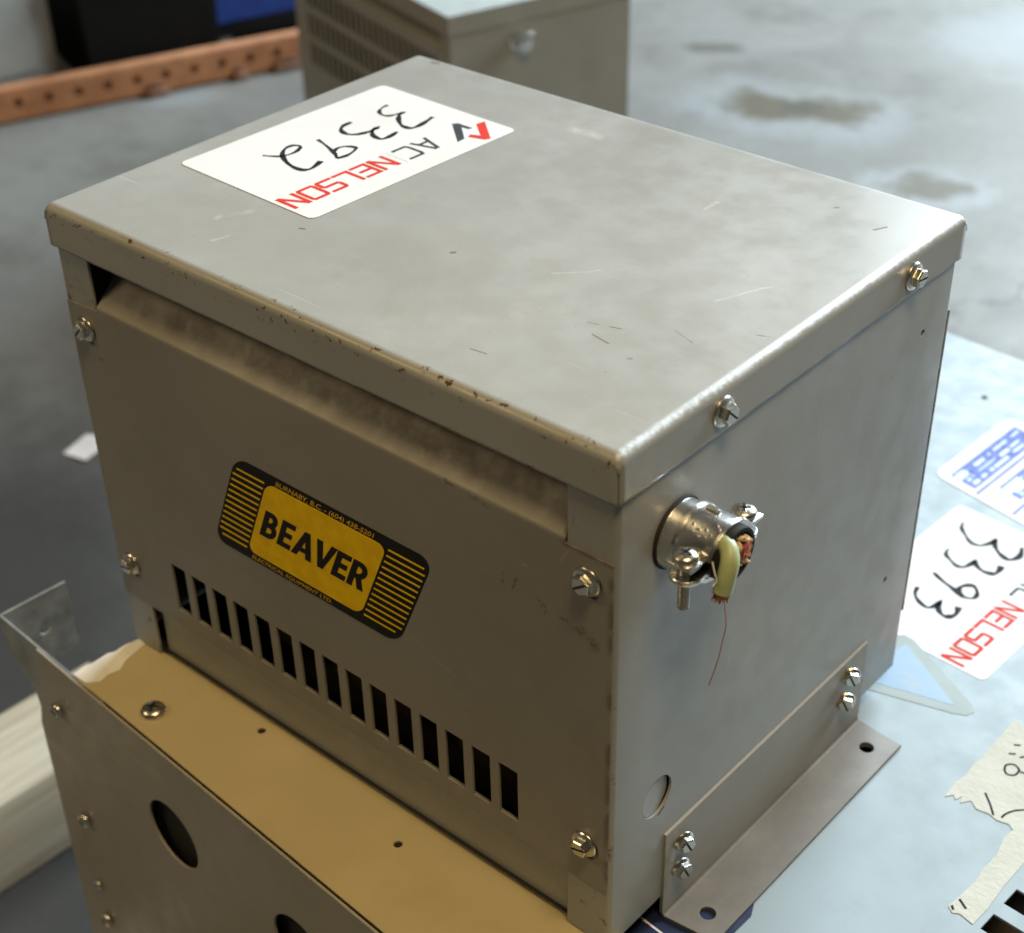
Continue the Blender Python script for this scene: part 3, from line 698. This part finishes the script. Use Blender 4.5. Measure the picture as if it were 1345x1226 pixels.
sm = MB(); pan_screw(sm, Matrix.Identity(4), 7.4, 0, 0, 35); o = sm.build('screw', [ZINC, DARK], e, 50, label='larger screw on the tan top panel'); o.location = UO(58.5, 15.5, TZ)*.001
mb = MB(); mb.box(*UO(6, 4, -611), *UO(466, 78, TZ-2)); mb.build('inner_body', DARK, e)

# ================================================================== unit it stands on, behind right
V_ = Frame('lower_transformer', (320, 340, -600), -3.6, label='pale blue topped transformer with sticker 3393, data label and torn tape', cat='transformer')
e = V_.e; VO = V_.to; VZ = -293.2
loc = lambda x, y: tuple(VO(x, y, 0))[:2]
cxy = loc(184, 655)
x0, x1, y1, y0 = -235, 245, cxy[1], -316
holes = []
base = loc(482, 137)
for k in range(9):
    bx, by = base[0], base[1]+21.6*k
    holes.append(rect(bx, by, bx+46, by+12.6))
for x, y in ((376, 58.4), (376, 209)): holes.append(circ(*loc(x, y), 4.4, 14))
mb = MB(); sheet(mb, rect(x0, y0, x1, y1), holes, lambda a, b: Vector((a, b, VZ+600)), 1.5, grid=60); mb.build('top_panel', P_blue, e)
mb = MB()
for a, b, c, d in ((x0, y0, x1, y0+1.5), (x0, y1-1.5, x1, y1), (x0, y0+1.5, x0+1.5, y1-1.5), (x1-1.5, y0+1.5, x1, y1-1.5)): mb.box(a, b, 0, c, d, VZ+598.4)
mb.build('side_wall', P_blue, e)
mb = MB(); mb.box(x0+40, y0+40, 40, x1-40, y1-40, 250); mb.build('core', COIL, e)
LZ = VZ+600
VL = lambda x, y, l: (lambda p: Vector((p.x, p.y, LZ+l)))(VO(x, y, 0))
O3 = Vector((303.0, 451.0)); r3 = Vector((-.055, -.9985)); u3 = Vector((.9985, -.055))
st, f2 = printed_sticker(e, lambda a, b, l: VL(*(O3+r3*a+u3*b), l+.02))
def st3(x, y): d = Vector((x, y))-O3; return (d.dot(r3), d.dot(u3))
pen = [[(315, 434), (317, 428), (322, 423), (329, 417.5), (335, 418), (339, 424), (340, 430.5), (342, 425), (347, 419.5), (354, 416), (358, 417.5), (360, 424), (357, 433)],
       [(321.5, 402), (323, 396), (328, 392.5), (334, 389.5), (338, 391), (340, 396), (340.5, 402), (343, 398), (349, 395), (355, 396), (357, 400), (356, 407)],
       [(326.5, 374), (335, 370), (344, 367), (353, 363.5)], [(353, 363.5), (358, 367), (357, 373), (352, 377.5), (347.5, 374), (346.5, 369), (349, 364.5)],
       [(326, 355), (328, 348), (333, 343), (340, 340.5), (343, 344), (344, 351), (346, 344), (351, 340), (355, 341), (357, 346), (355, 353)]]
mb = MB()
for i, q in enumerate(pen): ribbon(mb, [st3(*p) for p in q], (2.1, 3.5), f2, 0, .02+.01*i, n=6)
mb.build('handwritten_number', PEN, st, 0)
# data label: white with blue bands, speckled rows and tan cells
O4 = Vector((272, 472)); a4 = Vector((.978, -.208)); b4 = Vector((.06, .998))
DL = lambda a, b, l: VL(*(O4+a4*a+b4*b), l+.34)
mb = MB(); sheet(mb, rrect(0, 0, 150, 100, 8, 4), [], lambda a, b: DL(a, b, 0), .15); dl = mb.build('data_label', WHITE, e, 30)
mb = MB()
def q4(x0, y0, x1, y1, l=.06): mb.add([DL(x0, y0, l), DL(x1, y0, l), DL(x1, y1, l), DL(x0, y1, l)], [(0, 1, 2, 3)])
q4(10, 8, 31, 92); q4(42, 22, 60, 92); q4(34, 4, 36, 92); q4(64, 4, 66, 92); q4(70, 30, 140, 92)
mb.build('blue_print', PERI, dl, 0)
mb = MB()
for k in range(6): q4(38+k*7.2, 5, 43.5+k*7.2, 20, .05)
mb.build('tan_cells', TANINK, dl, 0)
mb = MB()
for x in (14, 20.5, 25.5, 46, 52, 56):
    y = 12 if x < 30 else 26
    while y < 86:
        w = random.uniform(2, 22); q4(x, y, x+random.uniform(1.4, 3.6), min(y+w, 89), .09); y += w+random.uniform(1, 9)
q4(12, 6, 19, 20, .1); q4(44, 20, 52, 42, .1)
mb.build('pale_rows', PALEBLUE, dl, 0)
# three-cornered warning label, partly hidden by the big transformer
tri = [(331, 252), (338, 249), (399, 266), (405, 269), (407, 274), (403, 279), (350, 308), (343, 309), (338, 304), (329, 258)]
mb = MB(); mb.slab([VL(x, y, .2) for x, y in tri], .15); wl = mb.build('warning_label', plain('label_grey_border', (.205, .25, .245), .5, var=.12, scale=60, bump=.05), e)
g = NG('warning_blue'); sm_ = g.step(g.noise(1, 3, .6, co=g.map((30, 190, 10), (0, 0, .5))), .54, .64)
wb = g.out(g.mix(g.math('MULTIPLY', sm_, .6), (.155, .26, .40, 1), (.25, .30, .26, 1)), .4, 0)
mb = MB(); mb.slab([VL(x, y, .28) for x, y in [(338, 257), (396, 272), (348, 302)]], .06); mb.build('printed_field', wb, wl, 0)
# torn masking tape with pen marks
tp = [(520, 283), (427, 283), (426.8, 248), (427.6, 243), (426.2, 238), (427, 226), (425.3, 218), (426, 205), (429, 209), (431.5, 206.5), (433, 211), (434.5, 206), (438, 211), (443, 207.5), (450, 208.5), (455, 207), (461, 208.5), (464.5, 206), (463.5, 198), (466, 184), (465.2, 172), (466.2, 163), (464.8, 150), (463.5, 139.5), (467, 137), (470, 138.8), (478, 137), (479, 150), (478.4, 168), (479.4, 200), (520, 205)]
mb = MB(); mb.slab([VL(x, y, .3) for x, y in tp][::-1], .2); mb.recalc = True; tape = mb.build('masking_tape', TAPE, e)
mb = MB(); fp = lambda x, y, l: VL(x, y, .36+l)
for i, q in enumerate(([(441, 221), (447, 215), (452, 209)], [(456, 210), (456.5, 214), (459, 219), (464, 224), (470, 228)], [(441, 243), (440, 247), (443, 250), (447, 248), (447, 243), (443.5, 241), (441, 243)], [(447, 247), (453, 248)], [(437, 256), (440, 258)], [(436, 264), (439, 266)], [(443, 257), (447, 262)], [(465.5, 147), (471, 143.5)], [(464.6, 141), (466.5, 139)])):
    mb = MB(); ribbon(mb, q, 1.2, fp, 0, .01*i, n=5); mb.build('pen_mark', PEN, tape, 0)
# navy plate under the transformer's foot, with a white rule
mb = MB(); o5 = [(300, 12), (360, 14), (385, 40), (392.5, 58), (393, 72), (389, 81), (381, 84), (300, 80)]
mb.slab([VL(x, y, .25) for x, y in o5], .2); nl = mb.build('navy_label', NAVY, e)
mb = MB(); ribbon(mb, [(340, 37.5), (384, 33.5)], 1.2, lambda x, y, l: VL(x, y, .31)); mb.build('white_rule', WHITE, nl, 0)
mb = MB(); mb.lathe([(2.2, 0), (2.2, .25), (1.6, .3)], 12, Matrix.Translation(VL(252, 585, .1))); mb.build('rivet', BLACK, e)

# ================================================================== transformer in the background
B = Frame('background_transformer', (-656.7, 984.2, -600), -17, label='out of focus transformer with slotted front behind the lid of the near one', cat='transformer')
e = B.e; bw, bd, bh_ = 448, 272, 300
BO = lambda x, y, z: Vector((x, y, z))
mb = MB()
sheet(mb, rect(-bw, 0, 0, bd), [], lambda a, b: BO(a, b, bh_), 1.2)
mb.build('lid', P_bright, e)
mb = MB()
for q in ((-bw, 0, 0, 1.2), (-bw, bd-1.2, 0, bd)): mb.box(q[0], q[1], bh_-24, q[2], q[3], bh_-.9)
mb.box(-1.2, 1.2, bh_-24, 0, bd-1.2, bh_-.9); mb.box(-bw, 1.2, bh_-24, -bw+1.2, bd-1.2, bh_-.9)
mb.build('lid_lip', P_back, e)
hs = [rect(-bw+40+16.4*k, zz, -bw+50.5+16.4*k, zz+32) for k in range(23) for zz in (124, 166, 208)]
mb = MB(); sheet(mb, [(-bw+2, 0), (-2, 0), (-2, 250), (-32, 250), (-32, 254), (-bw+32, 254), (-bw+32, 250), (-bw+2, 250)], hs, lambda a, b: BO(a, 1.5, b), 1.4)
mb.build('front_panel', P_back, e)
mb = MB(); mb.add([BO(-bw+26, 3, 252), BO(-26, 3, 252), BO(-26, 26, 274), BO(-bw+26, 26, 274)], [(0, 1, 2, 3)]); mb.build('shield', P_brown, e)
mb = MB()
mb.box(-2.6, 2.2, 0, -1.2, bd-2, bh_-3); mb.box(-bw+1.2, 2.2, 0, -bw+2.6, bd-2, bh_-3); mb.box(-bw+2.7, bd-3.4, 0, -2.7, bd-2, bh_-3)
mb.box(-26, 3.1, 250, -2.7, 4.5, bh_-3); mb.box(-bw+2.7, 3.1, 250, -bw+26, 4.5, bh_-3); mb.build('side_wall', P_back, e)
mb = MB(); mb.box(-bw+20, 45, 4, -20, bd-20, 250); mb.build('core', COIL, e)
mb = MB(); M = Matrix.Translation((-1.2, 98, 252)) @ AX
mb.lathe([(12, 0), (12, 3), (8.5, 4), (8.5, 15), (10, 16), (10, 20), (6, 21)], 20, M); mb.box(4, 86, 262, 20, 110, 266, cham=1); mb.build('cable_clamp', CAST, e)

# ================================================================== things lying about on the floor
def wood(name, c0, c1, c2):
    g = NG(name); k = g.noise(1, 4, .6, co=g.map((85, 5.0, 85)), dist=.5)
    ring = g.noise(1, 2, .5, co=g.map((160, 5, 160)))
    c = g.mix(g.step(k, .35, .65), c0+(1,), c1+(1,)); c = g.mix(g.math('MULTIPLY', g.step(ring, .5, .7), .5), c, c2+(1,))
    return g.out(c, .7, 0, g.bump(ring, .3, .001, g.bevel(.002)))
WOOD = wood('pale_timber', (.33, .275, .195), (.40, .35, .265), (.24, .17, .10))
def timber(name, origin, yaw, L, label, group='squared timbers on the floor', w=96, h=89, mat=WOOD):
    F = Frame(name, origin, yaw, label=label, cat='timber', group=group)
    mb = MB(); mb.box(-w, 0, .3, 0, L, h, cham=2.5); mb.build('beam', mat, F.e, 30)
    mb = MB(); mb.add([Vector((-w+6, -.3, 6)), Vector((-6, -.3, 6)), Vector((-6, -.3, h-6)), Vector((-w+6, -.3, h-6))], [(0, 1, 2, 3)])
    return F
timber('timber', (-281, -420, -700), -1.5, 588, 'squared pale timber on the floor left of the lower enclosure')
timber('timber', (420, -75, -700), 86, 520, 'timber runner under the lower enclosure')
timber('timber', (500, 110, -700), 86, 520, 'timber runner under the front of the pale blue topped transformer', h=99)
timber('timber', (520, 560, -700), 86, 520, 'timber runner under the back of the pale blue topped transformer', h=99)
timber('timber', (-700, 1020, -700), 69.5, 420, 'timber under the front of the background transformer', h=99)
timber('timber', (-590, 1190, -700), 69.5, 420, 'timber under the back of the background transformer', h=99)

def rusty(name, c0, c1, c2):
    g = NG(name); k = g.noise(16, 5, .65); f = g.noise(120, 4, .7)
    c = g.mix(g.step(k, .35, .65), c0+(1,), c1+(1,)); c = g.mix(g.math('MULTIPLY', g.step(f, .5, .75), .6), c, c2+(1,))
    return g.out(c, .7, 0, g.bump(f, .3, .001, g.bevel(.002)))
ORANGE = rusty('faded_orange_paint', (.37, .155, .068), (.48, .215, .098), (.13, .06, .036))
K = Frame('rack_post', (-1850, 636, -700), -20.7, label='orange perforated steel rack post lying on the concrete', cat='rack post')
e = K.e; KL = 1180
pos5, cols5, L5 = fold([(-20, 4), (-20, 60), (0, 60), (0, 4)], 4)
s_front = L5-29
mb = MB(); hs = [circ(40+52.3*k, s_front, 8.5, 14) for k in range(22)]
sheet(mb, rect(0, 0, KL, L5), hs, lambda a, b: Vector((pos5(b).x, a, pos5(b).y)), 2.5, cols5, 1)
mb.build('post', ORANGE, e)
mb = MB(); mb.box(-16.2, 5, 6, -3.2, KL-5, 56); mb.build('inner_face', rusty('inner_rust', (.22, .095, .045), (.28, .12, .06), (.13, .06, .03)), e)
RB = rusty('rust', (.16, .07, .04), (.22, .11, .07), (.08, .035, .02))
for y, L_ in ((628, 38), (790, 24), (868, 60)):
    mb = MB(); mb.box(2, y, .5, 18, y+L_, 12, cham=2); mb.box(2, y+6, 12, 8, y+L_-6, 22, cham=1.5); mb.build('bracket', RB, e)

F = Frame('paper_scrap', (-800, 452, -700), 14, label='flat white paper scrap on the dark floor beside the left front corner', cat='paper')
mb = MB(); sheet(mb, [(8, -22), (44, -24), (46, 24), (24, 27), (7, 22)], [], lambda a, b: Vector((a, b, 1.2+.0012*a*a*.8+.6*math.sin(b*.1))), .4, grid=9); mb.build('sheet', plain('dull_white_paper', (.60, .56, .55), .8, var=.05), F.e)

GREY = plain('grey_cabinet_paint', (.30, .30, .285), .55, var=.12, scale=5, bev=.004)
F = Frame('steel_cabinet', (-1740, 1135, -700), -10, label='grey steel cabinet behind the left end of the orange post', cat='cabinet')
mb = MB(); mb.box(-420, -640, 40, 0, 0, 900, cham=14); mb.build('body', GREY, F.e)
mb = MB(); mb.box(-415, -634, 0.5, -14, -8, 39.5); mb.build('plinth', plain('cabinet_plinth', (.05, .05, .05), .7), F.e)
mb = MB(); mb.box(.2, -600, 60, 4, -40, 880, cham=1.5); mb.build('door', GREY, F.e)
mb = MB(); mb.tube([(4, -560, 420), (20, -560, 424), (20, -560, 516), (4, -560, 520)], 5, 8); mb.build('handle', ZINC, F.e)

BLK = plain('black_plastic', (.007, .007, .0075), .75, bev=.004, spec=.15)
def crate(name, origin, yaw, w, d, h, mat, label, cat, rim=None, ribs=4):
    F = Frame(name, origin, yaw, label=label, cat=cat); tpr = .94; mb = MB()
    n = 4; base = [Vector((sx*w/2*tpr, sy*d/2*tpr, .5)) for sx, sy in ((-1, -1), (1, -1), (1, 1), (-1, 1))]
    top = [Vector((sx*w/2, sy*d/2, h)) for sx, sy in ((-1, -1), (1, -1), (1, 1), (-1, 1))]; inn = [Vector((p.x*.95, p.y*.95, h)) for p in top]; inb = [Vector((p.x*.93, p.y*.93, 8)) for p in base]
    fs = [(3, 2, 1, 0)]+[(k, (k+1) % 4, (k+1) % 4+4, k+4) for k in range(4)]+[(k+4, (k+1) % 4+4, (k+1) % 4+8, k+8) for k in range(4)]+[(k+8, (k+1) % 4+8, (k+1) % 4+12, k+12) for k in range(4)]+[(12, 13, 14, 15)]
    mb.add(base+top+inn+inb, fs); mb.build('tub', mat, F.e, 20)
    mb = MB()
    for sx0, sy0, sx1, sy1 in ((-w/2-8, -d/2-8, w/2+8, -d/2), (-w/2-8, d/2, w/2+8, d/2+8), (-w/2-8, -d/2, -w/2, d/2), (w/2, -d/2, w/2+8, d/2)): mb.box(sx0, sy0, h-24, sx1, sy1, h+3, cham=2)
    mb.build('rim', rim or mat, F.e, 20)
    return F
crate('black_bin', (-1795, 1330, -700), -20, 300, 250, 230, BLK, 'low black plastic bin between the grey cabinet and the blue tub', 'bin', plain('worn_black_rim', (.012, .011, .010), .7))
crate('black_crate', (-1770, 1640, -700), -20, 300, 330, 58, BLK, 'black crate standing under the blue tub behind the orange post', 'crate')
crate('blue_tub', (-1772, 1640, -638.5), -17, 330, 420, 190, plain('blue_plastic', (.010, .045, .26), .5, bev=.004), 'bright blue plastic tub on the black crate', 'tub')
F = Frame('steel_bracket', (-1700, 1450, -700), -20, label='short grey steel upright between black bin and black crate', cat='bracket')
mb = MB(); mb.box(-26, -22, 6, 26, 22, 90, cham=3); mb.build('upright', plain('dull_grey_steel', (.17, .17, .155), .6, bev=.002), F.e)
mb = MB(); mb.box(-36, -32, .5, 36, 32, 6, cham=1); mb.build('base', plain('dull_grey_plate', (.13, .13, .12), .6), F.e)
F = Frame('wooden_box', (-1960, 1600, -700), -20, label='dark brown wooden box behind the black bin', cat='box')
mb = MB(); mb.box(-260, -120, 2, 160, 130, 420, cham=4); mb.build('body', wood('dark_timber', (.06, .045, .033), (.085, .065, .05), (.03, .02, .014)), F.e)
mb = MB(); mb.box(-256, -116, 420.3, 156, 126, 438, cham=3); mb.build('top_board', wood('dark_board', (.07, .055, .04), (.1, .08, .06), (.03, .02, .014)), F.e)
